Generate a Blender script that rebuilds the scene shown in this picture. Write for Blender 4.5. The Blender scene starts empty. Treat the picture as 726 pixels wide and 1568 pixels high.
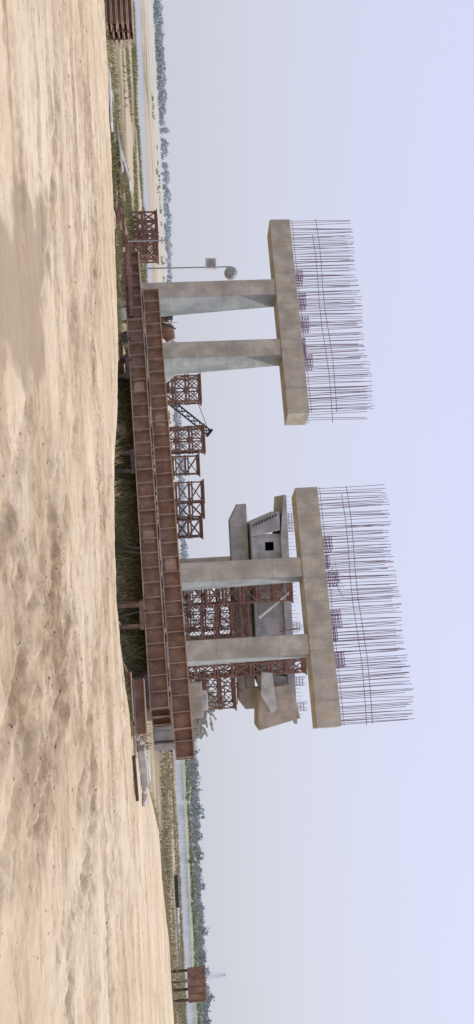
import bpy, math, random
import numpy as np
from mathutils import Vector, Matrix
random.seed(7); rng=np.random.default_rng(7)
scn=bpy.context.scene
scn.view_settings.view_transform='Standard'; scn.view_settings.look='None'; scn.view_settings.exposure=0

# ---------------------------------------------------------------- materials
def newmat(name):
    m=bpy.data.materials.new(name); m.use_nodes=True
    nt=m.node_tree; b=nt.nodes['Principled BSDF']; b.inputs['Roughness'].default_value=0.85
    try: b.inputs['Specular IOR Level'].default_value=0.25
    except: pass
    return m,nt,b
def L(nt,a,b): nt.links.new(a,b)
def mixc(nt,fac,a,b,mode='MIX'):
    n=nt.nodes.new('ShaderNodeMix'); n.data_type='RGBA'; n.blend_type=mode
    for i,v in ((0,fac),(6,a),(7,b)):
        if hasattr(v,'links') : L(nt,v,n.inputs[i])
        else: n.inputs[i].default_value = v if i==0 else (v[0],v[1],v[2],1)
    return n.outputs[2]
def math_(nt,op,a,b=None,clamp=False):
    n=nt.nodes.new('ShaderNodeMath'); n.operation=op; n.use_clamp=clamp
    for i,v in ((0,a),(1,b)):
        if v is None: continue
        if hasattr(v,'links'): L(nt,v,n.inputs[i])
        else: n.inputs[i].default_value=v
    return n.outputs[0]
def ramp(nt,src,p0,p1):
    n=nt.nodes.new('ShaderNodeMapRange'); n.inputs[1].default_value=p0; n.inputs[2].default_value=p1
    n.interpolation_type='SMOOTHSTEP'
    L(nt,src,n.inputs[0]); return n.outputs[0]
def noise(nt,vec,scale,detail=6,rough=0.6,sc=None,rot=None,dist=0):
    if sc or rot:
        mp=nt.nodes.new('ShaderNodeMapping'); L(nt,vec,mp.inputs[0])
        if sc: mp.inputs['Scale'].default_value=sc
        if rot: mp.inputs['Rotation'].default_value=rot
        vec=mp.outputs[0]
    n=nt.nodes.new('ShaderNodeTexNoise'); L(nt,vec,n.inputs['Vector'])
    n.inputs['Scale'].default_value=scale; n.inputs['Detail'].default_value=detail; n.inputs['Roughness'].default_value=rough
    n.inputs['Distortion'].default_value=dist
    return n.outputs[0]
def bump(nt,b,h,strength,dist):
    n=nt.nodes.new('ShaderNodeBump'); n.inputs['Strength'].default_value=strength; n.inputs['Distance'].default_value=dist
    L(nt,h,n.inputs['Height']); L(nt,n.outputs[0],b.inputs['Normal'])
def objco(nt): return nt.nodes.new('ShaderNodeTexCoord').outputs['Object']

def concrete(name,col=(0.40,0.37,0.32),axis=None,period=1.22,rust=0.0,dirt=0.5,rc=(0.42,0.22,0.07)):
    m,nt,b=newmat(name); co=objco(nt)
    n1=noise(nt,co,0.9,5,0.6); n2=noise(nt,co,7,8,0.7); n3=noise(nt,co,1.6,6,0.65,sc=(2.2,2.2,0.35))
    dark=tuple(c*0.72 for c in col); lite=tuple(min(1,c*1.14) for c in col)
    c=mixc(nt,ramp(nt,n1,0.35,0.65),dark,lite)
    c=mixc(nt,math_(nt,'MULTIPLY',ramp(nt,n2,0.35,0.75),0.4),c,dark)
    c=mixc(nt,math_(nt,'MULTIPLY',ramp(nt,n3,0.5,0.72),dirt),c,tuple(x*0.58 for x in col))
    sp=nt.nodes.new('ShaderNodeSeparateXYZ'); L(nt,co,sp.inputs[0])
    if rust>0:
        n4=noise(nt,co,1.3,7,0.7,sc=(1.0,1.0,0.6)); n5=noise(nt,co,2.6,7,0.7,sc=(2.0,2.0,0.25))
        c=mixc(nt,math_(nt,'MULTIPLY',ramp(nt,n4,0.5,0.68),rust),c,rc)
        c=mixc(nt,math_(nt,'MULTIPLY',ramp(nt,n5,0.54,0.70),rust),c,(rc[0]*.8,rc[1]*.75,rc[2]*.7))
    if axis is not None:
        pp=math_(nt,'PINGPONG',math_(nt,'ADD',sp.outputs[axis],math_(nt,'MULTIPLY',n2,0.02)),period/2)
        ln=math_(nt,'LESS_THAN',pp,0.016)
        c=mixc(nt,math_(nt,'MULTIPLY',ln,0.42),c,tuple(x*0.35 for x in col))
        fl=math_(nt,'FLOOR',math_(nt,'DIVIDE',sp.outputs[axis],period))
        wn=nt.nodes.new('ShaderNodeTexWhiteNoise'); wn.noise_dimensions='1D'; L(nt,fl,wn.inputs['W'])
        c=mixc(nt,math_(nt,'MULTIPLY',wn.outputs['Value'],0.18),c,tuple(x*0.5 for x in col))
    L(nt,c,b.inputs['Base Color']); bump(nt,b,n2,0.35,0.02)
    return m
def rusty(name,a=(0.19,0.088,0.058),c2=(0.33,0.185,0.13),rough=0.8,sc=2.5):
    m,nt,b=newmat(name); co=objco(nt)
    n1=noise(nt,co,sc,6,0.65); n2=noise(nt,co,sc*7,6,0.7)
    c=mixc(nt,ramp(nt,n1,0.35,0.68),a,c2)
    c=mixc(nt,math_(nt,'MULTIPLY',ramp(nt,n2,0.5,0.75),0.5),c,tuple(x*0.5 for x in a))
    L(nt,c,b.inputs['Base Color']); b.inputs['Roughness'].default_value=rough
    bump(nt,b,n2,0.2,0.01); return m
def plain(name,col,rough=0.8,var=0.25,sc=3,metal=0):
    m,nt,b=newmat(name); co=objco(nt); n=noise(nt,co,sc,6,0.65)
    c=mixc(nt,ramp(nt,n,0.3,0.7),tuple(x*(1-var) for x in col),tuple(min(1,x*(1+var)) for x in col))
    L(nt,c,b.inputs['Base Color']); b.inputs['Roughness'].default_value=rough; b.inputs['Metallic'].default_value=metal
    return m
def leafmat(name,a,b2):
    m,nt,b=newmat(name)
    g=nt.nodes.new('ShaderNodeNewGeometry'); co=objco(nt)
    n=noise(nt,co,0.08,4,0.6)
    f=math_(nt,'ADD',math_(nt,'MULTIPLY',g.outputs['Random Per Island'],0.6),math_(nt,'MULTIPLY',n,0.4))
    L(nt,mixc(nt,f,a,b2),b.inputs['Base Color']); b.inputs['Roughness'].default_value=0.95
    return m

M_cap=concrete('cap_concrete',(0.53,0.49,0.405),0,1.22,rust=0.5,dirt=0.4,rc=(0.52,0.33,0.14))
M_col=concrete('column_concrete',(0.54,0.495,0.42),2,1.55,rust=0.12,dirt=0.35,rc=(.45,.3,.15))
M_col_shade=concrete('column_side_shade_tone',(0.43,0.465,0.47),2,1.55,rust=0.0,dirt=0.3)  # same concrete, cooled: sky-lit shade of the column sides put into the colour
M_con=concrete('rear_concrete',(0.49,0.485,0.47),0,2.0,rust=0.10,dirt=0.6)
M_conw=concrete('pale_concrete',(0.55,0.53,0.49),None,1,rust=0.0,dirt=0.4)
M_tan=concrete('tan_concrete',(0.49,0.42,0.34),None,1,rust=0.15,dirt=0.3)
M_rust=rusty('rusty_steel',(0.20,0.115,0.083),(0.33,0.21,0.155))
M_rustl=rusty('rusty_steel_flange',(0.34,0.23,0.175),(0.50,0.37,0.30))
M_trestle=rusty('trestle_steel',(0.185,0.10,0.075),(0.30,0.18,0.14))
M_rebar=plain('rebar_steel',(0.22,0.145,0.185),0.7,0.3,8)
M_cage=plain('rebar_cage_steel',(0.24,0.13,0.21),0.7,0.3,8)
M_grey=plain('grey_steel',(0.35,0.36,0.37),0.5,0.2,3)
M_white=plain('white_paint',(0.72,0.71,0.68),0.6,0.12,3)
M_dark=plain('dark_steel',(0.05,0.055,0.068),0.6,0.3,4)
M_stand=plain('stand_steel',(0.10,0.075,0.06),0.8,0.3,4)
M_blue=plain('blue_paint',(0.14,0.24,0.45),0.4,0.1,4)
M_wood=plain('weathered_wood',(0.46,0.37,0.27),0.9,0.3,5)
M_glass=plain('dark_glass',(0.03,0.035,0.04),0.15,0.1,4)

# ---------------------------------------------------------------- mesh builder
class MB:
    def __init__(s): s.v=[];s.f=[];s.mi=[];s.mats=[]
    def m(s,mat):
        if mat not in s.mats: s.mats.append(mat)
        return s.mats.index(mat)
    def poly(s,pts,faces,mat):
        o=len(s.v); i=s.m(mat); s.v+= [tuple(p) for p in pts]
        for f in faces: s.f.append([o+k for k in f]); s.mi.append(i)
    def hexa(s,p,mat):
        s.poly(p,[(3,2,1,0),(4,5,6,7),(0,1,5,4),(1,2,6,5),(2,3,7,6),(3,0,4,7)],mat)
    def box(s,x0,x1,y0,y1,z0,z1,mat):
        s.hexa([(x0,y0,z0),(x1,y0,z0),(x1,y1,z0),(x0,y1,z0),(x0,y0,z1),(x1,y0,z1),(x1,y1,z1),(x0,y1,z1)],mat)
    def beam(s,a,b,w,h,mat,up=(0,0,1)):
        a=Vector(a);b=Vector(b);d=(b-a).normalized();u=Vector(up)
        if abs(d.dot(u))>0.98:u=Vector((0,1,0))
        r=d.cross(u).normalized();u=r.cross(d)
        P=[]
        for e in (a,b):
            P.append([e-r*w/2-u*h/2,e+r*w/2-u*h/2,e+r*w/2+u*h/2,e-r*w/2+u*h/2])
        s.poly(P[0]+P[1],[(0,1,2,3),(7,6,5,4),(1,0,4,5),(2,1,5,6),(3,2,6,7),(0,3,7,4)],mat)
    def cyl(s,a,b,r0,mat,n=8,r1=None):
        if r1 is None:r1=r0
        a=Vector(a);b=Vector(b);d=(b-a).normalized();u=Vector((0,0,1)) if abs(d.z)<0.95 else Vector((0,1,0))
        x=d.cross(u).normalized();y=x.cross(d)
        P=[a+(x*math.cos(2*math.pi*i/n)+y*math.sin(2*math.pi*i/n))*r0 for i in range(n)]+[b+(x*math.cos(2*math.pi*i/n)+y*math.sin(2*math.pi*i/n))*r1 for i in range(n)]
        s.poly(P,[(i,(i+1)%n,n+(i+1)%n,n+i) for i in range(n)]+[tuple(range(n))[::-1],tuple(range(n,2*n))],mat)
    def prism(s,prof,y0,y1,mat):
        n=len(prof)
        s.poly([(x,y0,z) for x,z in prof]+[(x,y1,z) for x,z in prof],[tuple(range(n)),tuple(range(n,2*n))[::-1]]+[((i+1)%n,i,n+i,n+(i+1)%n) for i in range(n)],mat)
    def obj(s,name,parent=None,loc=None,rot=None,bevel=0):
        me=bpy.data.meshes.new(name); me.from_pydata(s.v,[],s.f)
        for mm in s.mats: me.materials.append(mm)
        me.polygons.foreach_set('material_index',s.mi); me.update()
        import bmesh
        bm=bmesh.new(); bm.from_mesh(me); bmesh.ops.recalc_face_normals(bm,faces=bm.faces); bm.to_mesh(me); bm.free()
        o=bpy.data.objects.new(name,me); scn.collection.objects.link(o)
        if parent: o.parent=parent
        if loc: o.location=loc
        if rot: o.rotation_euler=rot
        if bevel:
            md=o.modifiers.new('b','BEVEL'); md.width=bevel; md.segments=2; md.limit_method='ANGLE'
        return o
def empty(name,loc=(0,0,0),rot=(0,0,0)):
    e=bpy.data.objects.new(name,None); scn.collection.objects.link(e); e.location=loc; e.rotation_euler=rot; return e
def npmesh(name,V,F,mat,attrs=None,smooth=False):
    me=bpy.data.meshes.new(name); k=F.shape[1]
    me.vertices.add(len(V)); me.vertices.foreach_set('co',V.astype(np.float32).ravel())
    me.loops.add(F.size); me.loops.foreach_set('vertex_index',F.astype(np.int32).ravel())
    me.polygons.add(len(F)); me.polygons.foreach_set('loop_start',np.arange(0,F.size,k,dtype=np.int32))
    try: me.polygons.foreach_set('loop_total',np.full(len(F),k,dtype=np.int32))
    except Exception: pass
    if attrs:
        for a,val in attrs.items():
            at=me.attributes.new(a,'FLOAT','POINT'); at.data.foreach_set('value',val.astype(np.float32).ravel())
    me.update(calc_edges=True)
    me.materials.append(mat)
    if smooth: me.polygons.foreach_set('use_smooth',np.ones(len(F),dtype=bool))
    o=bpy.data.objects.new(name,me); scn.collection.objects.link(o); return o

# ---------------------------------------------------------------- terrain
def sst(t): t=np.clip(t,0,1); return t*t*(3-2*t)
def vn(x,y,seed):
    xi=np.floor(x);yi=np.floor(y);fx=x-xi;fy=y-yi
    def h(a,b):
        v=np.sin(a*127.1+b*311.7+seed*74.7)*43758.5453; return v-np.floor(v)
    fx=fx*fx*(3-2*fx);fy=fy*fy*(3-2*fy)
    return (h(xi,yi)*(1-fx)+h(xi+1,yi)*fx)*(1-fy)+(h(xi,yi+1)*(1-fx)+h(xi+1,yi+1)*fx)*fy-0.5
def fbm(x,y,wl,o,seed,g=0.5):
    s=0;a=1
    for i in range(o):
        xr_=x*0.8+y*0.6 if i%2 else x; yr_=y*0.8-x*0.6 if i%2 else y
        s=s+a*vn(xr_/wl+13.7*i,yr_/wl-7.3*i,seed+i); a*=g; wl*=0.5
    return s
ex=[-60,-17,-12,-6.7,-1.6,2.1,4.4,8,14,22,30,60]
ey=[25,25,25,23.5,20.5,19.5,21,26,35,41,42,44]
def edge(x): return np.interp(x,ex,ey)
def riv1(x): return 112+ (sst((x+40)/100))*22+4*np.sin(x/23)
def riv2(x): return 190+ (sst((x+40)/120))*85+6*np.sin(x/31)
GA=(-10.1,31,-0.06); GB=(6.1,25,0.44)
def big(x,y):
    e=edge(x)+1.2*fbm(x,x*0+3,5,3,5)
    z=-1.5*sst((y-e)/11)
    c=sst((y-riv1(x))/9)*(1-sst((y-riv2(x))/9))
    z=z-1.6*c+0.25*fbm(x,y,25,3,9)*sst((y-45)/20)
    tt=(x-GA[0])/(GB[0]-GA[0]); yg=GA[1]+(GB[1]-GA[1])*tt; zg=GA[2]+(GB[2]-GA[2])*tt
    d=y-yg; inr=sst((x+8.5)/2.5)*(1-sst((x-5.4)/1.5))
    crest=zg-0.10+0.2*fbm(x,y,1.5,3,71)-np.where(d<1.0,(1.0-d)*0.9,np.maximum(d-2.6,0)*0.5)
    z=np.where((d>-3)&(inr>0),z*(1-inr)+np.maximum(z,crest)*inr,z)
    return z
def tracks(x,y):
    h=np.zeros_like(x); t=np.zeros_like(x)
    def add(d,s,w,dep,per,fade=1.0,tr=.012,pat=0.25):
        nonlocal h,t
        m=np.exp(-(d/w)**4)*fade; rim=np.exp(-((np.abs(d)-w*1.5)/(w*0.45))**2)*fade
        sn=np.sin(s*2*math.pi/per+np.abs(d)*14)
        h=h-dep*m+dep*0.6*rim+m*tr*sn; t=np.maximum(t,m*(1-pat+pat*-sn))
    fd=np.clip(0.7+2.0*fbm(x,y,2.2,4,61),0,1); wob=0.22*fbm(x,y,2.5,2,63)
    for off in (0,1.7,2.3,5.1,6.8,-1.1,-2.9):
        f=17.2-0.12*(x+8)-0.075*(x+8)**2+off*1.35; fp=-0.12-0.15*(x+8)
        add((y-f+wob)/np.sqrt(1+fp*fp),x*1.5,0.16,0.04,0.24,fd)
    for off,sl in ((18.2,0.06),(20.0,0.06),(19.2,.02),(15.2,-0.05),(13.3,-0.06),(21.3,0.02),(16.9,0.03),(12.2,-.03),(10.6,-.04),(8.9,-.02),(14.3,.0)):
        f=off+sl*x+0.3*np.sin(x*0.25+off)+wob*1.5; add(y-f,x,0.16,0.04,0.24,fd)
    for a,b_,c in ((6.2,-0.2,0.012),(7.9,-0.2,0.012),(9.5,-0.45,0.0),(11.4,-0.45,0.0),(3.5,0.22,0.02),(4.9,.1,.03)):
        yy=y-9.6; f=a+b_*yy+c*yy*yy+wob*.5; add((x-f)/math.sqrt(1+b_*b_),y,0.24,0.022,0.26,fd,.024,.6)
    return h,t
def masks(x,y):
    r=((x+3.1+0.25*(y-10))/1.35)**2+((y-10)/1.8)**2+1.9*fbm(x,y,1.6,5,21,.6)
    damp=1-sst((r-0.8)/0.45)
    dst=np.exp(-(((x-1.6)/2.0)**2+((y-9.8)/3.4)**2)**1.3)+0.8*np.exp(-(((x-0.5)/6)**2+((y-17)/1.1)**2))+0.7*np.exp(-(((x+7)/5)**2+((y-18.5)/1.2)**2))+.6*np.exp(-(((x-4)/3)**2+((y-13)/.9)**2))+.5*np.exp(-(((x+2)/4)**2+((y-14)/.8)**2))+.45*np.exp(-(((x+9)/4)**2+((y-15)/.9)**2))
    dst=np.clip(dst*(0.65+1.8*fbm(x*.6,y,0.9,4,31,.6)),0,1)
    return damp,dst
def height(x,y,full=False):
    near=(1-sst((y-40)/30))*(1-sst((np.abs(x)-40)/20))
    th,t=tracks(x,y); damp,dst=masks(x,y)
    tn=(1-sst((y-edge(x)+0.5)/3))*sst((y+2)/5)
    z=big(x,y)+near*(0.12*fbm(x*.6,y,5,3,1)+0.03*fbm(x*.5,y,1.3,3,2)+0.020*fbm(x*.7,y,0.3,4,3,0.7)*(1-0.6*damp))+tn*th
    z=z+tn*dst*(0.085*fbm(x,y,0.5,5,41,0.68)+0.04*fbm(x,y,0.2,2,43))
    if full: return z,t*tn,damp*tn,dst*tn
    return z
def geo(s,st,g,end):
    r=[];v=s
    while v<end: v+=st; st*=g; r.append(v)
    return r
xs=np.arange(-18,24,0.055); xr=geo(xs[-1],0.09,1.05,3500); xl=[-a for a in geo(18,0.09,1.05,3500)][::-1]
X=np.array(xl+list(xs)+xr)
ys=[-30,-20,-12,-6,-2,0,1.5,3,4,4.6]+list(np.arange(5,13,0.045))+list(np.arange(13,30,0.08))
ys=ys+geo(ys[-1],0.12,1.025,4500)
Y=np.array(ys)
gx,gy=np.meshgrid(X,Y); sh=gx.shape
z,t,dm,ds=height(gx.ravel(),gy.ravel(),True)
V=np.stack([gx.ravel(),gy.ravel(),z],1)
idx=np.arange(sh[0]*sh[1]).reshape(sh)
F=np.stack([idx[:-1,:-1].ravel(),idx[:-1,1:].ravel(),idx[1:,1:].ravel(),idx[1:,:-1].ravel()],1)

mg,nt,b=newmat('sandy_ground'); co=objco(nt)
def att(n):
    a=nt.nodes.new('ShaderNodeAttribute'); a.attribute_name=n; return a.outputs['Fac']
n1=noise(nt,co,0.22,5,0.6); n2=noise(nt,co,2.2,9,0.7)
n3=noise(nt,co,0.8,8,0.68,sc=(0.22,1.6,1),rot=(0,0,0.12),dist=.6)
n6=noise(nt,co,2.6,8,0.7,sc=(0.25,1.8,1),rot=(0,0,-0.08),dist=.8)
n7=noise(nt,co,1.1,8,0.7,sc=(0.35,1.4,1),rot=(0,0,-0.75),dist=.5)
n8=noise(nt,co,7.5,7,0.75,sc=(0.5,1.2,1),dist=.4)
n4=noise(nt,co,28,6,0.75)
sand=(0.60,0.47,0.31); sand2=(0.70,0.58,0.42); soil=(0.33,0.225,0.13)
c=mixc(nt,ramp(nt,n1,0.38,0.62),sand,sand2)
c=mixc(nt,math_(nt,'MULTIPLY',ramp(nt,n3,0.49,0.64),0.62),c,(0.42,0.30,0.175))
c=mixc(nt,math_(nt,'MULTIPLY',ramp(nt,n6,0.53,0.66),0.5),c,(0.34,0.235,0.135))
c=mixc(nt,math_(nt,'MULTIPLY',ramp(nt,n7,0.54,0.68),0.5),c,(0.36,0.25,0.15))
c=mixc(nt,math_(nt,'MULTIPLY',math_(nt,'MULTIPLY',ramp(nt,n8,0.5,0.62),ramp(nt,n3,0.40,0.58)),0.6),c,(0.28,0.19,0.11))
c=mixc(nt,math_(nt,'MULTIPLY',ramp(nt,n2,0.52,0.72),0.42),c,soil)
c=mixc(nt,math_(nt,'MULTIPLY',ramp(nt,n4,0.48,0.74),0.42),c,soil)
c=mixc(nt,math_(nt,'MULTIPLY',att('track'),0.36),c,(0.36,0.25,0.15))  # darker track soil; tread grooves also tinted to boost weak relief shading
c=mixc(nt,math_(nt,'MULTIPLY',att('disturb'),math_(nt,'MULTIPLY',ramp(nt,n2,0.30,0.60),0.9)),c,(0.24,0.158,0.092))
c=mixc(nt,math_(nt,'MULTIPLY',att('damp'),0.8),c,(0.35,0.262,0.18))
g=nt.nodes.new('ShaderNodeNewGeometry'); sp=nt.nodes.new('ShaderNodeSeparateXYZ'); L(nt,g.outputs['Position'],sp.inputs[0])
low=math_(nt,'SUBTRACT',1.0,ramp(nt,sp.outputs[2],-1.1,-0.3))
gn=noise(nt,co,0.05,6,0.7,sc=(0.4,1,1)); gn2=noise(nt,co,0.6,6,0.7)
gc=mixc(nt,ramp(nt,gn2,0.35,0.65),(0.17,0.14,0.075),(0.34,0.27,0.17))
gc=mixc(nt,ramp(nt,gn,0.42,0.55),gc,(0.46,0.38,0.27))
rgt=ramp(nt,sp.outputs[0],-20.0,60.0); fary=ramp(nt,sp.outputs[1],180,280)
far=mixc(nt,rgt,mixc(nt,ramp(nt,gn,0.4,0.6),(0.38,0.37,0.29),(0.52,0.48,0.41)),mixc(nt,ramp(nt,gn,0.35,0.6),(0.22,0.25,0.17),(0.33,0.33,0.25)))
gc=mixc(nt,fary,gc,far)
gc=mixc(nt,ramp(nt,sp.outputs[1],400,1200),gc,(0.42,0.44,0.48))  # far ground fades to bluish grey, haze painted into its colour
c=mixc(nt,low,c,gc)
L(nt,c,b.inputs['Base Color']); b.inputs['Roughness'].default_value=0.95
hh=math_(nt,'ADD',math_(nt,'ADD',math_(nt,'MULTIPLY',n2,1.0),math_(nt,'MULTIPLY',n4,0.4)),math_(nt,'MULTIPLY',n8,0.6))
bump(nt,b,hh,0.65,0.04)
ground=npmesh('ground',V,F,mg,{'track':t,'damp':dm,'disturb':ds},smooth=True)

# clods
def ico():
    p=(1+5**.5)/2
    v=np.array([(-1,p,0),(1,p,0),(-1,-p,0),(1,-p,0),(0,-1,p),(0,1,p),(0,-1,-p),(0,1,-p),(p,0,-1),(p,0,1),(-p,0,-1),(-p,0,1)],float)
    v/=np.linalg.norm(v[0])
    f=np.array([(0,11,5),(0,5,1),(0,1,7),(0,7,10),(0,10,11),(1,5,9),(5,11,4),(11,10,2),(10,7,6),(7,1,8),(3,9,4),(3,4,2),(3,2,6),(3,6,8),(3,8,9),(4,9,5),(2,4,11),(6,2,10),(8,6,7),(9,8,1)])
    return v,f
iv,jf=ico()
def scatter_rocks(name,P,S,mat):
    n=len(P); v=iv[None]*(1+0.5*(rng.random((n,12,1))-0.5)); v=v*S[:,None,None]*np.stack([rng.uniform(.7,1.4,n),rng.uniform(.7,1.4,n),rng.uniform(.5,.9,n)],1)[:,None,:]
    v=v+P[:,None,:]; f=jf[None]+(np.arange(n)*12)[:,None,None]
    return npmesh(name,v.reshape(-1,3),f.reshape(-1,3),mat)
cx=rng.uniform(-18,22,90000); cy=5.5+ rng.random(90000)*20
dd,dq=masks(cx,cy); pr=0.004+0.35*dq+0.03*(fbm(cx,cy,1.2,3,77)>0.25)
k=(rng.random(90000)<pr)&(cy<edge(cx)+2)
cx=cx[k];cy=cy[k]; S=0.005+0.020*rng.random(len(cx))**3
M_clod=plain('clod_soil',(0.52,0.40,0.26),0.95,0.2,6)
scatter_rocks('dirt_clods',np.stack([cx,cy,height(cx,cy)+S*0.1],1),S,M_clod)

# water
m,nt,b=newmat('river_water'); co=objco(nt)
b.inputs['Base Color'].default_value=(0.18,0.21,0.25,1); b.inputs['Roughness'].default_value=0.12
try:b.inputs['Specular IOR Level'].default_value=0.5
except:pass
bump(nt,b,noise(nt,co,0.6,3,0.5,sc=(0.3,1,1)),0.15,0.05)
wb=MB(); wb.poly([(-900,90,-2.15),(900,90,-2.15),(900,330,-2.15),(-900,330,-2.15)],[(0,1,2,3)],m); wb.obj('river_water')

# ---------------------------------------------------------------- grass / foliage
def blades(name,P,H,W,mat,lean=0.5):
    n=len(P); a=rng.uniform(0,2*math.pi,n); lx=rng.normal(0,lean,n)*H; ly=rng.normal(0,lean,n)*H
    d=np.stack([np.cos(a)*W/2,np.sin(a)*W/2,np.zeros(n)],1)
    V=np.stack([P-d,P+d,P+np.stack([lx,ly,H],1)],1).reshape(-1,3)
    return npmesh(name,V,np.arange(3*n).reshape(-1,3),mat)
def gpts(n,x0,x1,y0,y1,thr,seed,wl=4,edgeoff=None):
    x=rng.uniform(x0,x1,n)
    y=rng.uniform(y0,y1,n) if edgeoff is None else edge(x)+rng.uniform(edgeoff[0],edgeoff[1],n)
    k=fbm(x,y,wl,3,seed)>thr; x=x[k];y=y[k]
    return np.stack([x,y,height(x,y)-0.02],1)
GL_green=leafmat('green_grass',(0.09,0.105,0.035),(0.26,0.25,0.11))
GL_olive=leafmat('olive_grass',(0.13,0.14,0.055),(0.32,0.30,0.15))
GL_dry=leafmat('dry_grass',(0.24,0.19,0.10),(0.46,0.37,0.22))
P=gpts(60000,-75,-22,50,108,0.0,51,12); blades('riverside_grass',P,rng.uniform(.15,.5,len(P)),rng.uniform(.04,.1,len(P)),GL_olive)
P=np.concatenate([gpts(26000,-25,8,0,0,0.05,52,2.5,(2.0,9)),gpts(30000,8,40,0,0,-0.1,53,3,(1.5,9))]); blades('dry_grass',P,rng.uniform(.08,.34,len(P)),rng.uniform(.015,.04,len(P)),GL_dry)
P=gpts(14000,-14,-6,25.5,31,0.0,56,2); blades('olive_grass',P,rng.uniform(.12,.4,len(P)),rng.uniform(.02,.045,len(P)),GL_olive)
n=34000; x=rng.uniform(-8.5,6.2,n); tt_=(x-GA[0])/(GB[0]-GA[0]); y=GA[1]+(GB[1]-GA[1])*tt_+rng.uniform(-2.2,2.2,n)
kk=(fbm(x,y,1.5,3,54)>-.02)|((y>GA[1]+(GB[1]-GA[1])*tt_)&(fbm(x,y,2.5,3,55)>-.2)); x=x[kk];y=y[kk]; P=np.stack([x,y,height(x,y)-.02],1)
front=(y-(GA[1]+(GB[1]-GA[1])*((x-GA[0])/(GB[0]-GA[0]))))<0
H_=np.where(front,rng.uniform(.06,.2,len(P)),rng.uniform(.15,.55,len(P))); sel=rng.random(len(P))<.72
blades('green_grass',P[sel],H_[sel],rng.uniform(.02,.05,sel.sum()),GL_green)
blades('dry_grass',P[~sel],H_[~sel],rng.uniform(.02,.05,(~sel).sum()),GL_dry)
P=gpts(50000,8,90,45,125,0.0,55,8); blades('riverside_grass',P,rng.uniform(.2,.6,len(P)),rng.uniform(.05,.12,len(P)),leafmat('riverside_dry',(0.16,0.16,0.08),(0.40,0.35,0.21)))

def leafcloud(centers,radii,nper,size):
    out=[]
    for c,r,n,s in zip(centers,radii,nper,size):
        d=rng.normal(size=(n,3)); d/=np.linalg.norm(d,axis=1)[:,None]
        rad=rng.uniform(0.35,1.05,n)**0.6
        lob=1+0.35*np.sin(d[:,0]*4+c[0])*np.cos(d[:,2]*5+c[1])
        p=np.array(c)+d*(rad*lob)[:,None]*np.array(r)
        a=rng.normal(size=(n,3)); a/=np.linalg.norm(a,axis=1)[:,None]
        b2=np.cross(a,rng.normal(size=(n,3))); b2/=np.linalg.norm(b2,axis=1)[:,None]
        s_=s*rng.uniform(.6,1.3,n)[:,None]
        out.append(np.stack([p-a*s_-b2*s_*.6,p+a*s_-b2*s_*.6,p+a*s_*.7+b2*s_,p-a*s_*.7+b2*s_],1).reshape(-1,3))
    V=np.concatenate(out); return V,np.arange(len(V)).reshape(-1,4)
C=[];R=[];NN=[];SS=[]
def tree(x,y,h,w=None,z0=-1.5):
    w=w or h*0.42
    for j in range(3):
        C.append((x+random.uniform(-.5,.5)*w,y+random.uniform(-.5,.5)*w,z0+h*random.uniform(.40,.72)));R.append((w*random.uniform(.6,.9),w*.7,h*random.uniform(.24,.34)));NN.append(26);SS.append(h*0.07)
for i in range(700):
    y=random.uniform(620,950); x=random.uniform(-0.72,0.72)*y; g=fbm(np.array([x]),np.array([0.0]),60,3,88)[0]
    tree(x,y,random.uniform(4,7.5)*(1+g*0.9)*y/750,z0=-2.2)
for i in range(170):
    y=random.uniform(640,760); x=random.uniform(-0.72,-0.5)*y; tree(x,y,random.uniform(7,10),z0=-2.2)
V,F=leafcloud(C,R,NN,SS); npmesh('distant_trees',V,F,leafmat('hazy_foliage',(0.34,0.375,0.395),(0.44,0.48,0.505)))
C=[];R=[];NN=[];SS=[]
for i in range(420):
    y=random.uniform(360,600); x=random.uniform(0.22,0.72)*y; g=fbm(np.array([x]),np.array([5.0]),30,3,89)[0]
    tree(x,y,random.uniform(2.2,4.4)*(1+g*1.2),z0=-1.8)
for u_,y,h in ((0.37,420,8.5),(0.42,400,7.5),(0.40,430,7.5),(0.52,430,7),(0.60,420,8.5),(0.34,430,6.5),(0.635,410,7)): tree(u_*y,y,h,h*.36)
V,F=leafcloud(C,R,NN,SS); npmesh('bank_trees',V,F,leafmat('hazy_bank_foliage',(0.27,0.31,0.30),(0.38,0.42,0.40)))  # pale blue-green: distance haze mixed into the leaf colour
C=[];R=[];NN=[];SS=[]
for i in range(420):
    x=random.uniform(10,260); y=float(riv2(np.array([x]))[0])+random.uniform(9,50); h=random.uniform(.8,2.0)
    C.append((x,y,-1.3+h*.3));R.append((h*1.6,h,h*.6));NN.append(22);SS.append(.35)
for i in range(60):
    x=random.uniform(-170,10); y=float(riv2(np.array([x]))[0])+random.uniform(60,260); h=random.uniform(.4,.9)
    C.append((x,y,-1.4+h*.3));R.append((h*2.6,h,h*.6));NN.append(16);SS.append(.3)
V,F=leafcloud(C,R,NN,SS); npmesh('riverbank_bushes',V,F,leafmat('bush_foliage',(0.21,0.24,0.17),(0.34,0.36,0.25)))

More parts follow.
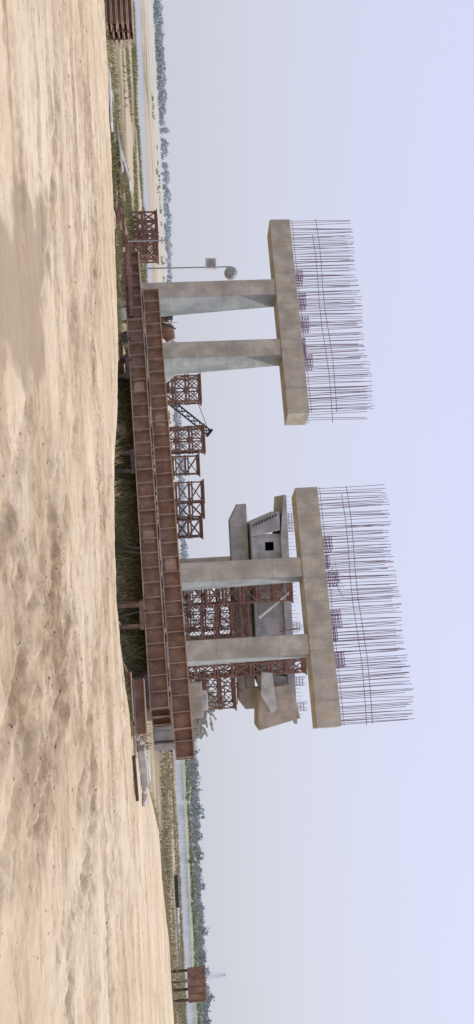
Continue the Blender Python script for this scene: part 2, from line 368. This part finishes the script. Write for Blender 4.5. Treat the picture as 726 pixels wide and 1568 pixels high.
# ---------------------------------------------------------------- bridge piers
ang=math.atan2(-0.302,0.953)
def pier(name,s0,length,cols,cages):
    o=Vector((-17.1+0.953*s0,47-0.302*s0,0)); e=empty(name,o,(0,0,ang))
    zb=7.7; th=1.2; dep=1.6
    b=MB(); b.box(0,length,0,dep,zb,zb+th,M_cap); b.obj('cap_beam',e,bevel=0.03)
    for i,cx in enumerate(cols):
        b=MB(); y0=0.12
        P8=[(cx,y0,-1.8),(cx+1.02,y0,-1.8),(cx+1.02,y0+2.35,-1.8),(cx,y0+2.35,-1.8),(cx,y0,zb+.01),(cx+1.02,y0,zb+.01),(cx+1.02,y0+1.35,zb+.01),(cx,y0+1.35,zb+.01)]
        b.hexa(P8,M_col); im=b.m(M_col_shade); b.mi[3]=im; b.mi[5]=im  # both side faces get the painted shade tone
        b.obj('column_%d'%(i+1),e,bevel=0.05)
    b=MB(); top=zb+th; n=int(length/0.165)
    for row,yy in enumerate((0.1,0.8,1.5)):
        for i in range(n+1):
            if row==1 and i%4: continue
            if row==2 and random.random()<.35: continue
            x=0.08+i*(length-0.16)/n+random.uniform(-.04,.04); h=3.6+random.uniform(-.08,.07)+0.08*math.sin(i*.23)
            lx=random.gauss(0,.065);ly=random.gauss(0,.05); mid=0.5+random.uniform(-.1,.1)
            p0=(x,yy,top-.1);p1=(x+lx*mid+random.gauss(0,.015),yy+ly*mid,top+h*mid);p2=(x+lx,yy+ly,top+h)
            r=0.015
            b.cyl(p0,p1,r,M_rebar,5);b.cyl(p1,p2,r,M_rebar,5)
    for zt in (1.55,):
      for yy in (0.1,1.5):
        zs=[top+zt+0.06*math.sin(i*1.3) for i in range(9)]
        for i in range(8):
            b.cyl((length*i/8,yy-.03,zs[i]),(length*(i+1)/8,yy-.03,zs[i+1]),0.017,M_rebar,5)
    for yy in (0.1,1.5): b.cyl((0,yy-.03,top+.12),(length,yy-.03,top+.12),.014,M_rebar,5)
    b.obj('starter_rebar',e)
    b=MB()
    for cx,w,h,y in cages:
        d=.55
        for k in range(4):
            z=top+h*(k+.6)/4
            for a,c in (((cx,y),(cx+w,y)),((cx+w,y),(cx+w,y+d)),((cx+w,y+d),(cx,y+d)),((cx,y+d),(cx,y))):
                b.cyl((a[0],a[1],z),(c[0],c[1],z),.017,M_cage,5)
        for k in range(5):
            for q in (y,y+d):
                b.cyl((cx+w*k/4,q,top-.05),(cx+w*k/4,q,top+h),.016,M_cage,5)
    b.obj('bearing_rebar_cages',e)
    return e
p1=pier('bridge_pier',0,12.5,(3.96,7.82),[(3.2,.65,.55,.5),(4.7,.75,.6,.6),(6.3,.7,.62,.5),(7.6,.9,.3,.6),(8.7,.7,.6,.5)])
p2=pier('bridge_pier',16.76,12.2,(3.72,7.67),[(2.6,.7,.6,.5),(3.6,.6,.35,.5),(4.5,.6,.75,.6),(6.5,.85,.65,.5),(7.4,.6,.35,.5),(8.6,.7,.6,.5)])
b=MB()
for i in range(26):
    a=Vector((4.9+random.gauss(0,.35),.5+random.gauss(0,.3),9.3+random.gauss(0,.35))); c=a+Vector((random.gauss(0,.4),random.gauss(0,.2),random.gauss(0,.3)))
    b.cyl(a,c,.009,M_cage,4)
b.obj('tie_wire_tangle',p2)

# ---------------------------------------------------------------- plate girders
A=Vector(GA); B=Vector(GB); D=(B-A).normalized(); PERP=Vector((-D.y,D.x,0)).normalized()
UPV=D.cross(PERP).normalized()
if UPV.z<0: UPV=-UPV
def plate_girder(name,start,length,depth,fw=0.36,step=0.50):
    b=MB(); s=start; e=start+D*length; ft=0.035
    b.beam(s+UPV*depth*.5,e+UPV*depth*.5,0.022,depth-2*ft,M_rust,up=UPV)
    b.beam(s+UPV*ft/2,e+UPV*ft/2,fw,ft,M_rustl,up=UPV); b.beam(s+UPV*(depth-ft/2),e+UPV*(depth-ft/2),fw,ft,M_rustl,up=UPV)
    n=int(length/step)
    for i in range(n+1):
        q=s+D*(0.05+i*(length-.1)/n)
        for sg in (-1,1):
            c=q+PERP*sg*(fw*.25+.003)
            b.beam(c+UPV*(ft+.002),c+UPV*(depth-ft-.002),fw*.42,0.022 if i not in(0,n) else .03,M_rustl,up=D)
    for sx in (length*.34,length*.67):
        q=s+D*sx-PERP*.02
        b.beam(q-D*.22+UPV*depth*.5,q+D*.22+UPV*depth*.5,0.02,depth*.6,M_rustl,up=UPV)
    return b.obj(name)
dep=0.61
for k in range(3): plate_girder('steel_plate_girder',A+PERP*(0.5*k)+D*(0.2*k),17.2,dep)
for k in range(3): plate_girder('steel_plate_girder',A+PERP*(0.28+0.5*k)+D*(1.55+.2*k)+UPV*(dep+0.045),16.3+0.2*k-(1.2 if k==1 else 0),dep)
b=MB()
for i in range(9):
    q=A+D*(1.8+i*1.85)+UPV*(dep+.0225); b.beam(q-PERP*.2,q+PERP*1.5,.12,.041,M_wood,up=UPV)
b.obj('timber_packing')
def stand(x,y,w,mat,ztop):
    z0=float(height(np.array([x]),np.array([y]))[0])-.1; b=MB()
    for dy in (0,.7):
        b.box(x-w/2,x-w/2+.13,y+dy,y+dy+.15,z0,ztop-.14,mat); b.box(x+w/2-.13,x+w/2,y+dy,y+dy+.15,z0,ztop-.14,mat)
        b.box(x-w/2-.05,x+w/2+.05,y+dy-.02,y+dy+.17,ztop-.139,ztop-.003,mat)
        b.box(x-w/2+.131,x+w/2-.131,y+dy+.02,y+dy+.13,z0+.12,z0+.24,mat)
    b.obj('girder_support_stand')
def ztop_at(x):
    tt=(x-A.x)/(B.x-A.x); return A.z+(B.z-A.z)*tt, A.y+(B.y-A.y)*tt
for x,w,mt in ((-9.0,.8,M_stand),(-5.4,.8,M_stand),(-1.9,.75,M_stand),(3.15,.8,M_rust),(5.4,.9,M_stand)):
    zt,yt=ztop_at(x); stand(x,yt-.3,w,mt,zt)
b=MB()
for (x,y,z,l,h) in ((4.6,24.0,-.35,1.3,.32),(4.9,24.4,.02,1.5,.3)):
    b.beam((x,y,z+h/2),(x+l,y-.4*l,z+h/2+.05),.02,h,M_rust); b.beam((x,y,z),(x+l,y-.4*l,z+.05),.3,.03,M_rustl); b.beam((x,y,z+h),(x+l,y-.4*l,z+h+.05),.3,.03,M_rustl)
b.obj('steel_beam_offcuts')
b=MB()
for i in range(60):
    x=random.uniform(-9.5,6.8); zt,yt=ztop_at(x); y=yt-random.uniform(.3,2.6); z=float(height(np.array([x]),np.array([y]))[0])
    a=random.gauss(-.3,.5); l=random.uniform(.25,1.3)
    b.beam((x,y,z+.04),(x+l*math.cos(a),y+l*math.sin(a),z+.05+random.uniform(0,.18)),random.uniform(.04,.2),random.uniform(.03,.09),random.choice([M_wood,M_wood,M_rust,M_conw,M_stand]))
for i in range(7):
    x=random.uniform(-9,6); zt,yt=ztop_at(x); y=yt-.35; z=float(height(np.array([x]),np.array([y]))[0]); b.beam((x,y,z),(x+random.uniform(-.3,.3),yt-.2,zt+.1),.05,.05,M_stand)
b.obj('site_debris')
b=MB(); b.box(6.1,7.1,28,29.2,-1.2,2.12,M_tan); b.box(6.35,6.9,28.2,29.0,2.12,2.3,M_conw); b.obj('concrete_footing_block',bevel=.04)

# ---------------------------------------------------------------- lattice trestles
def lattice(name,x0,x1,y0,y1,z0,z1,nb,mat=M_trestle,t=.08,modules=True,rot=0):
    b=MB(); xm=(x0+x1)/2; ym=(y0+y1)/2
    X0,X1,Y0,Y1=x0-xm,x1-xm,y0-ym,y1-ym
    bh=(z1-z0)/nb; nx=max(1,round((x1-x0)/1.1)); xsn=[X0+(X1-X0)*i/nx for i in range(nx+1)]
    for yy in (Y0,Y1):
        for xx in xsn: b.beam((xx,yy,z0),(xx,yy,z1),t,t,mat)
        for k in range(nb+1):
            z=z0+bh*k; b.beam((X0-.1,yy-.003,z),(X1+.1,yy-.003,z),t*1.1,t*1.6,mat)
            if modules and 0<k<nb: b.beam((X0-.1,yy-.003,z+t*2.3),(X1+.1,yy-.003,z+t*2.3),t,t,mat)
        for k in range(nb):
            for i in range(nx):
                a,c=xsn[i],xsn[i+1]; z=z0+bh*k
                b.beam((a,yy-.01,z),(c,yy-.01,z+bh),t*.7,t*.7,mat); b.beam((a,yy+.02,z+bh),(c,yy+.02,z),t*.7,t*.7,mat)
    for xx in (X0,X1):
        for k in range(nb):
            z=z0+bh*k; b.beam((xx,Y0,z),(xx,Y1,z+bh),t*.7,t*.7,mat); b.beam((xx+.02,Y0,z+bh),(xx+.02,Y1,z),t*.7,t*.7,mat); b.beam((xx,Y0,z+bh),(xx,Y1,z+bh),t,t,mat)
    if modules:
        for q in (Y0-.1,(Y0+Y1)/2,Y1+.1): b.beam((X0-.2,q,z1+.12),(X1+.2,q,z1+.12),.14,.1,mat)
    return b.obj(name,loc=(xm,ym,0),rot=(0,0,rot))
for x0,x1,z1 in ((-10.5,-8.6,3.5),(-6.6,-4.8,3.6),(-4.45,-3.1,3.1),(-2.45,-1.0,3.35),(-.9,.2,3.3),(.4,1.7,3.1)):
    lattice('steel_trestle',x0,x1,61,62.6,-1.6,z1,5,rot=random.uniform(-.15,.1),t=.1)
for x0,x1,z1 in ((-25.6,-23.9,.72),(-23.6,-22.0,.66)): lattice('steel_trestle',x0,x1,68,70,-1.6,z1,2,t=.12)
lattice('steel_trestle',-22.6,-21.4,66,67.3,-1.5,.5,2,t=.1)

b=MB()
for k in range(6):
    z=-.15+k*.175
    for j in range(3):
        y=26.6+j*.45
        b.box(-18.6,-16.25+random.uniform(-.1,.1),y,y+.36,z,z+.03,M_rustl); b.box(-18.5,-16.35,y+.16,y+.19,z+.031,z+.13,M_rust); b.box(-18.6,-16.25+random.uniform(-.1,.1),y,y+.36,z+.131,z+.16,M_rustl)
b.obj('rusty_beam_stack')
b=MB()
for i in range(26):
    x=-14.2+i*.2+random.uniform(-.3,.3); y=26.6+i*.13+random.uniform(-.6,.6); z=max(float(height(np.array([x]),np.array([y]))[0]),-.5)
    a=random.uniform(-.35,.1)+(-.3); l=random.uniform(1.0,2.8); dz=random.uniform(-.1,.4)
    b.beam((x,y,z+.05+.07*(i%4)),(x+l*math.cos(a),y+l*math.sin(a),z+.1+.07*(i%4)+dz),random.uniform(.2,.6),.06,random.choice([M_conw,M_wood,M_rust,M_white,M_white]))
b.obj('scattered_planks')
b=MB()
for i in range(22):
    x=-12.6+random.uniform(0,3.9); y=29.5+random.uniform(0,4); z=-.75+random.uniform(0,1.0); a=random.uniform(-.4,.2)
    b.beam((x,y,z),(x+1.8*math.cos(a),y+1.8*math.sin(a),z+random.uniform(-.1,.15)),.1,.14,M_rust)
for i in range(5): b.beam((-12.3+i*.9,30,-1.4),(-12.3+i*.9,33.5,-.7),.12,.5,M_rust)
b.obj('rusty_steel_pile')
b=MB(); b.hexa([(-9.2,26.2,-.35),(-8.75,26.1,-.4),(-8.7,26.9,-.4),(-9.15,27,-.4),(-9.25,26.25,.05),(-8.8,26.15,0),(-8.75,26.9,-.02),(-9.2,27,.02)],M_wood); b.obj('wooden_crate',bevel=.02)
b=MB(); a0=Vector((-7.4,25.9,-.5)); a1=Vector((-4.9,24.7,-.42)); n=7
for off in (Vector((0,0,0)),Vector((.05,.25,.42))):
    b.beam(a0+off,a1+off,.035,.035,M_wood)
for i in range(n):
    p=a0+(a1-a0)*i/n; q=a0+(a1-a0)*(i+1)/n; o=Vector((.05,.25,.42))
    b.beam(p,q+o,.022,.022,M_wood); b.beam(p+o,q,.022,.022,M_wood); b.beam(p,p+o,.022,.022,M_wood)
b.obj('truss_frame')

# ---------------------------------------------------------------- lamp pole
b=MB(); x,y=-15.35,50
b.cyl((x,y,-1.6),(x+.05,y,5.6),.055,M_grey,8,.035); b.box(x-.45,x+.2,y-.25,y+.2,3.95,4.6,M_white); b.box(x-.38,x+.13,y-.27,y-.251,4.02,4.53,M_grey)
b.beam((x,y,5.3),(x+.5,y,5.4),.05,.05,M_grey)
for k in range(8):
    a=math.pi*k/8;c=math.pi*(k+1)/8
    b.cyl((x+.45,y,5.5-.42*math.cos(a)),(x+.45,y,5.5-.42*math.cos(c)),max(.02,.42*math.sin(a)),M_grey,14,max(.02,.42*math.sin(c)))
b.beam((x-1.8,y,1.75),(x+.2,y,1.8),.1,.09,M_white); b.beam((x-1.7,y,-1.5),(x-1.7,y,1.7),.06,.06,M_grey)
b.obj('site_light_pole')

# ---------------------------------------------------------------- concrete mixer, panel, crane
b=MB(); x,y=-11.6,50
b.box(x-.9,x+.9,y-.6,y+.6,.3,.5,M_rust)
for sx in(-.7,.7):
    b.cyl((x+sx,y-.7,-1.1),(x+sx,y-.5,-1.1),.45,M_dark,14); b.beam((x+sx,y,-1.1),(x+sx,y,.3),.12,.12,M_rust)
b.cyl((x-.5,y,1.0),(x+.15,y,1.3),.35,M_rust,14,.55); b.cyl((x+.15,y,1.3),(x+.75,y,1.6),.55,M_rust,14,.28)
b.cyl((x-.75,y,.9),(x-.5,y,1.0),.2,M_dark,12,.35); b.beam((x-.5,y-.6,.4),(x+.2,y-.6,1.9),.08,.08,M_dark)
b.box(x-1.0,x-.5,y-.5,y+.1,1.25,1.75,M_dark); b.beam((x-.2,y-.55,.5),(x-.2,y-.55,2.0),.07,.07,M_white); b.box(x+.1,x+.8,y-.3,y+.3,.51,.8,M_dark)
b.obj('concrete_mixer')
b=MB(); b.hexa([(-9.8,49.5,.2),(-7.6,49.3,.5),(-7.6,49.4,.5),(-9.8,49.6,.2),(-9.7,50.3,2.25),(-9.2,50.3,2.35),(-9.2,50.4,2.35),(-9.7,50.4,2.25)],M_white)
b.beam((-9.9,50,-1.4),(-9.8,50.2,2.2),.08,.08,M_wood); b.beam((-7.7,50,-1.4),(-7.7,49.6,.6),.08,.08,M_wood); b.obj('formwork_panel')
e=empty('crawler_crane',(-12.3,71,-1.5)); b=MB()
for yy in (-1.2,1.2):
    b.box(-1.9,1.9,yy-.3,yy+.3,.12,.75,M_dark)
    for sx in (-1.9,1.9): b.cyl((sx,yy-.3,.44),(sx,yy+.3,.44),.32,M_dark,12)
b.obj('tracks',e); b=MB(); b.box(-2.4,1.5,-1.1,1.1,.95,2.3,M_blue); b.box(.7,1.7,-1.35,-.4,1.0,2.7,M_glass); b.cyl((0,0,.7),(0,0,.95),.7,M_dark,14); b.obj('house_and_cab',e)
b=MB(); p=Vector((1.2,0,1.4)); q=Vector((5.2,0,6.0)); dd_=(q-p).normalized(); nn=Vector((-dd_.z,0,dd_.x))
cs=[p+nn*s1*.24+Vector((0,s2*.24,0)) for s1 in(-1,1) for s2 in(-1,1)]
for c_ in cs: b.beam(c_,c_+(q-p),.09,.09,M_dark)
for i in range(9):
    a_=p+(q-p)*i/9; c_=p+(q-p)*(i+1)/9
    for s2 in(-1,1):
        yv=Vector((0,s2*.24,0)); b.beam(a_+nn*.24+yv,c_-nn*.24+yv,.05,.05,M_dark); b.beam(a_-nn*.24+yv,c_+nn*.24+yv,.05,.05,M_dark)
b.beam(q-nn*.4,q+nn*.4,.25,.25,M_dark); b.cyl(q,(-2.2,0,3.6),.025,M_dark,5); b.cyl(q,(-2.2,.3,3.6),.025,M_dark,5); b.beam((-2.0,0,2.3),(-2.2,0,3.6),.12,.12,M_dark)
b.cyl(q,q+Vector((.1,0,-3)),.02,M_dark,5)
b.obj('boom',e)

# ---------------------------------------------------------------- rear bridge structure
e=empty('box_girder_bridge_deck',(0,0,0)); 
b=MB(); b.prism([(-.6,5.95),(.6,5.3),(14.2,5.3),(14.9,5.8),(14.9,6.6),(-.6,6.6)],60.5,62.5,M_con); b.obj('rear_pier_cap',e,bevel=.03)
b=MB()
for cx in (3.4,9.4): b.box(cx,cx+1.3,60.8,62.3,-1.8,5.29,M_col)
b.obj('rear_columns',e,bevel=.04)
b=MB()
y0,y1=59.2,65
b.prism([(-1.1,9.28),(2.0,8.95),(13,8.95),(15.9,9.28),(15.9,9.5),(-1.1,9.5)],y0,y1,M_con)
b.prism([(.9,6.75),(1.9,6.75),(1.5,8.94),(.1,8.94)],y0+.1,y1,M_con)
b.prism([(12.2,6.75),(13.0,6.75),(13.9,8.94),(12.4,8.94)],y0+.1,y1,M_con)
b.prism([(1.901,6.75),(12.199,6.75),(12.199,7.1),(1.901,7.1)],y0+.1,y1,M_con)
b.box(1.75,2.35,y0+.5,y0+.8,7.101,8.94,M_con); b.box(3.0,12.3,y0+.5,y0+.8,7.101,8.94,M_con); b.box(2.351,2.999,y0+.5,y0+.8,7.101,7.8,M_con); b.box(2.351,2.999,y0+.5,y0+.8,8.45,8.94,M_con)
b.box(6,6.5,y0+.2,y0+.499,7.101,8.94,M_con); b.box(1.9,12.2,y1-.3,y1-.1,7.101,8.94,M_dark)  # last box: dark sheet standing in for the unlit hollow behind the opening
b.obj('box_section',e)
b=MB(); b.hexa([(12.6,56.6,6.5),(15.4,56.2,6.35),(15.9,60,6.35),(13.1,60,6.5),(12.4,56.7,8.9),(14.75,56.3,9.35),(15.3,60,9.35),(13.0,60,8.9)],M_tan); 
b.obj('web_segment',e,bevel=.03)
b=MB(); b.prism([(11.3,6.75),(12.9,6.62),(14.2,7.3),(13.9,7.7),(11.4,7.5)],56.0,56.6,M_conw); b.obj('bracket_slab',e)
b=MB(); b.beam((7.7,57.6,6.9),(5.9,57.6,9.3),.16,.16,M_white); b.obj('diagonal_prop',e)
b=MB()
for cx,z0 in ((.3,9.5),(1.0,9.5),(8.5,9.5),(12.6,9.5),(14.5,9.5)):
    for k in range(7):
        b.cyl((cx+k*.11,60,z0),(cx+k*.11,60,z0+.75+random.uniform(-.1,.2)),.018,M_cage,5)
    for k in range(3): b.cyl((cx,60,z0+.2+k*.22),(cx+.7,60,z0+.2+k*.22),.018,M_cage,5)
for k in range(60): b.cyl((-.9+k*.28,59.6,9.5),(-.9+k*.28+random.gauss(0,.04),59.6,9.5+random.uniform(.25,.6)),.012,M_rebar,4)
b.obj('deck_rebar',e)
b=MB()
for k in range(9): b.beam((.95-.085*k,59.1,6.95+k*.21),(1.15-.085*k,59.1,6.95+k*.21),.19,.1,M_dark)
b.obj('shear_key_teeth',e)
lattice('steel_trestle',5.0,6.5,57.2,58.6,-1.6,9.2,9,t=.10)
lattice('steel_trestle',10.7,11.5,56.3,57.4,-1.6,9.8,9,t=.10)
lattice('scaffold_tower',6.7,9.0,57.4,59.5,-1.6,6.0,7,t=.07)
lattice('scaffold_tower',11.7,14.0,57.6,59.6,-1.6,4.8,6,t=.08)
lattice('scaffold_tower',5.0,8.8,60.5,62,-1.6,5.2,6,t=.08)
b=MB()
for i in range(70):
    x=random.uniform(4.9,13); z=random.uniform(0,6 if random.random()<.8 else 9); y=random.uniform(56.5,60)
    if random.random()<.5: b.cyl((x,y,z),(x+random.uniform(.8,2.0),y,z+random.uniform(-.1,.1)),.04,M_trestle,6)
    else: b.cyl((x,y,z),(x+random.uniform(-.8,.8),y,z+random.uniform(.8,2)),.04,M_trestle,6)
b.obj('scaffold_tubes')
b=MB()
for (x0,x1,z0,z1,yy) in ((15.8,18.6,-1.7,2.2,70),(16.2,18.4,2.21,3.0,70.2),(16.0,17.4,3.01,3.8,70.4),(16.6,17.2,3.81,4.7,70.5),(18.7,19.6,-1.7,2.6,70.3),(19.7,20.3,-1.7,1.9,69.8),(14.6,15.7,-1.7,3.4,69.5)):
    b.box(x0,x1,yy,yy+2.5,z0,z1,M_conw); 
for i in range(26):
    x=15.3+random.random()*3.6; z=2.2+random.random()*max(.2,(2.2-(x-15.5)*.4)); b.beam((x,69.6,z),(x+.7,69.5,z+random.uniform(-.5,.5)),.3,.16,random.choice([M_conw,M_con]))
b.obj('concrete_block_stack',bevel=.05)

e=empty('flatbed_truck',(30.4,108,-1.6),(0,0,.25)); b=MB()
b.prism([(-1.1,.9),(1.1,.9),(1.1,2.0),(1.0,3.1),(-1.0,3.1),(-1.1,2.0)],-.9,.9,M_blue); b.box(-.95,.95,-.93,-.901,2.0,2.85,M_glass); b.box(-1.12,1.12,-1.0,-.9,.6,1.0,M_white); b.box(-.9,.9,-.8,.8,3.101,3.8,M_white); b.obj('cab',e,bevel=.06)
b=MB(); b.box(-1.15,1.15,1.0,6.4,1.1,1.3,M_white); 
for s in (-1.15,1.1): b.box(s,s+.05,1.0,6.4,1.301,1.9,M_white)
b.box(-.4,.4,-.5,6.2,.7,1.08,M_dark); b.obj('bed',e)
b=MB()
for yy in (0,4.2,5.3):
    for s in (-1.1,.8): b.cyl((s,yy,.5),(s+.3,yy,.5),.5,M_dark,16)
b.obj('wheels',e)

b=MB(); x0,x1,y=25.35,26.6,44
b.box(x0,x1,y,y+1.2,.78,1.7,M_rust)
for k in range(4): b.box(x0+.02+k*(x1-x0-.1)/3,x0+.08+k*(x1-x0-.1)/3,y-.05,y-.002,.79,1.69,M_rust)
b.box(x0-.05,x1+.05,y-.06,y+1.25,1.701,1.76,M_rust)
for xx in (x0+.05,x1-.15):
    for yy in (y+.05,y+1.05): b.box(xx,xx+.1,yy,yy+.1,-1.2,.779,M_stand)
b.obj('rusty_steel_tank')
b=MB()
for i in range(4): x=25-i*.35; b.cyl((x,43.5,-.8),(x+.1,43.5,.9-.2*i),.02,M_wood,5)
b.cyl((24,43.5,.1),(25.3,43.5,.5),.015,M_wood,5); b.obj('fence_posts')
b=MB(); b.box(44.8,48.6,100,100.6,-1.6,-.95,M_dark); b.box(48.61,57,100.1,100.5,-1.6,-1.2,M_grey); b.obj('low_river_wall')
def pylon(x,y,h):
    b=MB(); z0=-1.5
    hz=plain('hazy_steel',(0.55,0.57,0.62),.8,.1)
    for sx in(-1,1):
        for sy in(-1,1): b.beam((x+sx*3,y+sy*3,z0),(x+sx*.5,y+sy*.5,z0+h),.22,.22,hz)
    for k in range(7):
        f0=k/7;f1=(k+1)/7;w0=3-2.5*f0;w1=3-2.5*f1
        b.beam((x-w0,y-w0,z0+h*f0),(x+w1,y-w1,z0+h*f1),.15,.15,hz);b.beam((x+w0,y-w0,z0+h*f0),(x-w1,y-w1,z0+h*f1),.15,.15,hz)
    for f in(.7,.83,.96): b.beam((x-4,y,z0+h*f),(x+4,y,z0+h*f),.2,.3,hz)
    b.obj('electricity_pylon')
pylon(505,880,27)
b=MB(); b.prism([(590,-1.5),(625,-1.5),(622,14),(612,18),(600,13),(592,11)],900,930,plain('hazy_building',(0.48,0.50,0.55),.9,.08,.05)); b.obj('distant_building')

Pn=90; rx=rng.uniform(6.9,9.2,Pn); ry=rng.uniform(26,29.5,Pn); S=rng.uniform(.04,.2,Pn)
scatter_rocks('rubble_pile',np.stack([rx,ry,height(rx,ry)+S*.4],1),S,M_conw)
b=MB()
for (x,y,r_) in ((7.3,25.6,.3),(7.9,26.2,-.2),(8.2,27.2,.5)):
    z=float(height(np.array([x]),np.array([y]))[0]); b.beam((x,y,z+.12),(x+.8*math.cos(r_),y+.8*math.sin(r_),z+.16),.4,.25,M_conw)
b.obj('concrete_blocks',bevel=.03)

# ---------------------------------------------------------------- light
w=bpy.data.worlds.new('World'); scn.world=w; w.use_nodes=True; nt=w.node_tree
bg=nt.nodes['Background']; bg.inputs['Strength'].default_value=0.1
el=math.radians(52); az=math.atan2(.75,.66)
sky=nt.nodes.new('ShaderNodeTexSky'); sky.sky_type='NISHITA'; sky.sun_disc=False; sky.sun_elevation=el; sky.sun_rotation=az; sky.dust_density=4; sky.air_density=1.2
tc=nt.nodes.new('ShaderNodeTexCoord'); sp=nt.nodes.new('ShaderNodeSeparateXYZ'); L(nt,tc.outputs['Generated'],sp.inputs[0])
hz=mixc(nt,ramp(nt,sp.outputs[2],-0.02,0.34),(6.8,7.0,7.9),(7.3,7.6,10.0))
cc=mixc(nt,0.88,sky.outputs[0],hz); L(nt,cc,bg.inputs['Color'])
sd=bpy.data.lights.new('sun','SUN'); sd.energy=2.9; sd.angle=math.radians(.9); sd.color=(1,.95,.86)
so=bpy.data.objects.new('sun',sd); scn.collection.objects.link(so)
S_=Vector((math.sin(az)*math.cos(el),math.cos(az)*math.cos(el),math.sin(el))); so.rotation_euler=S_.to_track_quat('Z','Y').to_euler()

# ---------------------------------------------------------------- camera (photo was taken sideways: world up points to image right)
p=math.radians(3.95); a=math.radians(2.8)
Fw=Vector((0,math.cos(p),math.sin(p))); R0=Vector((1,0,0)); U0=Vector((0,-math.sin(p),math.cos(p)))
r=R0*math.cos(a)-U0*math.sin(a); tt=R0*math.sin(a)+U0*math.cos(a)
cam=bpy.data.cameras.new('camera'); cam.sensor_fit='AUTO'; cam.sensor_width=36; cam.lens=1231/1568*36; cam.clip_end=8000; cam.clip_start=.1
co_=bpy.data.objects.new('camera',cam); scn.collection.objects.link(co_)
Mx=Matrix((( tt.x,-r.x,-Fw.x,0),(tt.y,-r.y,-Fw.y,0),(tt.z,-r.z,-Fw.z,1.7),(0,0,0,1)))
co_.matrix_world=Mx; scn.camera=co_
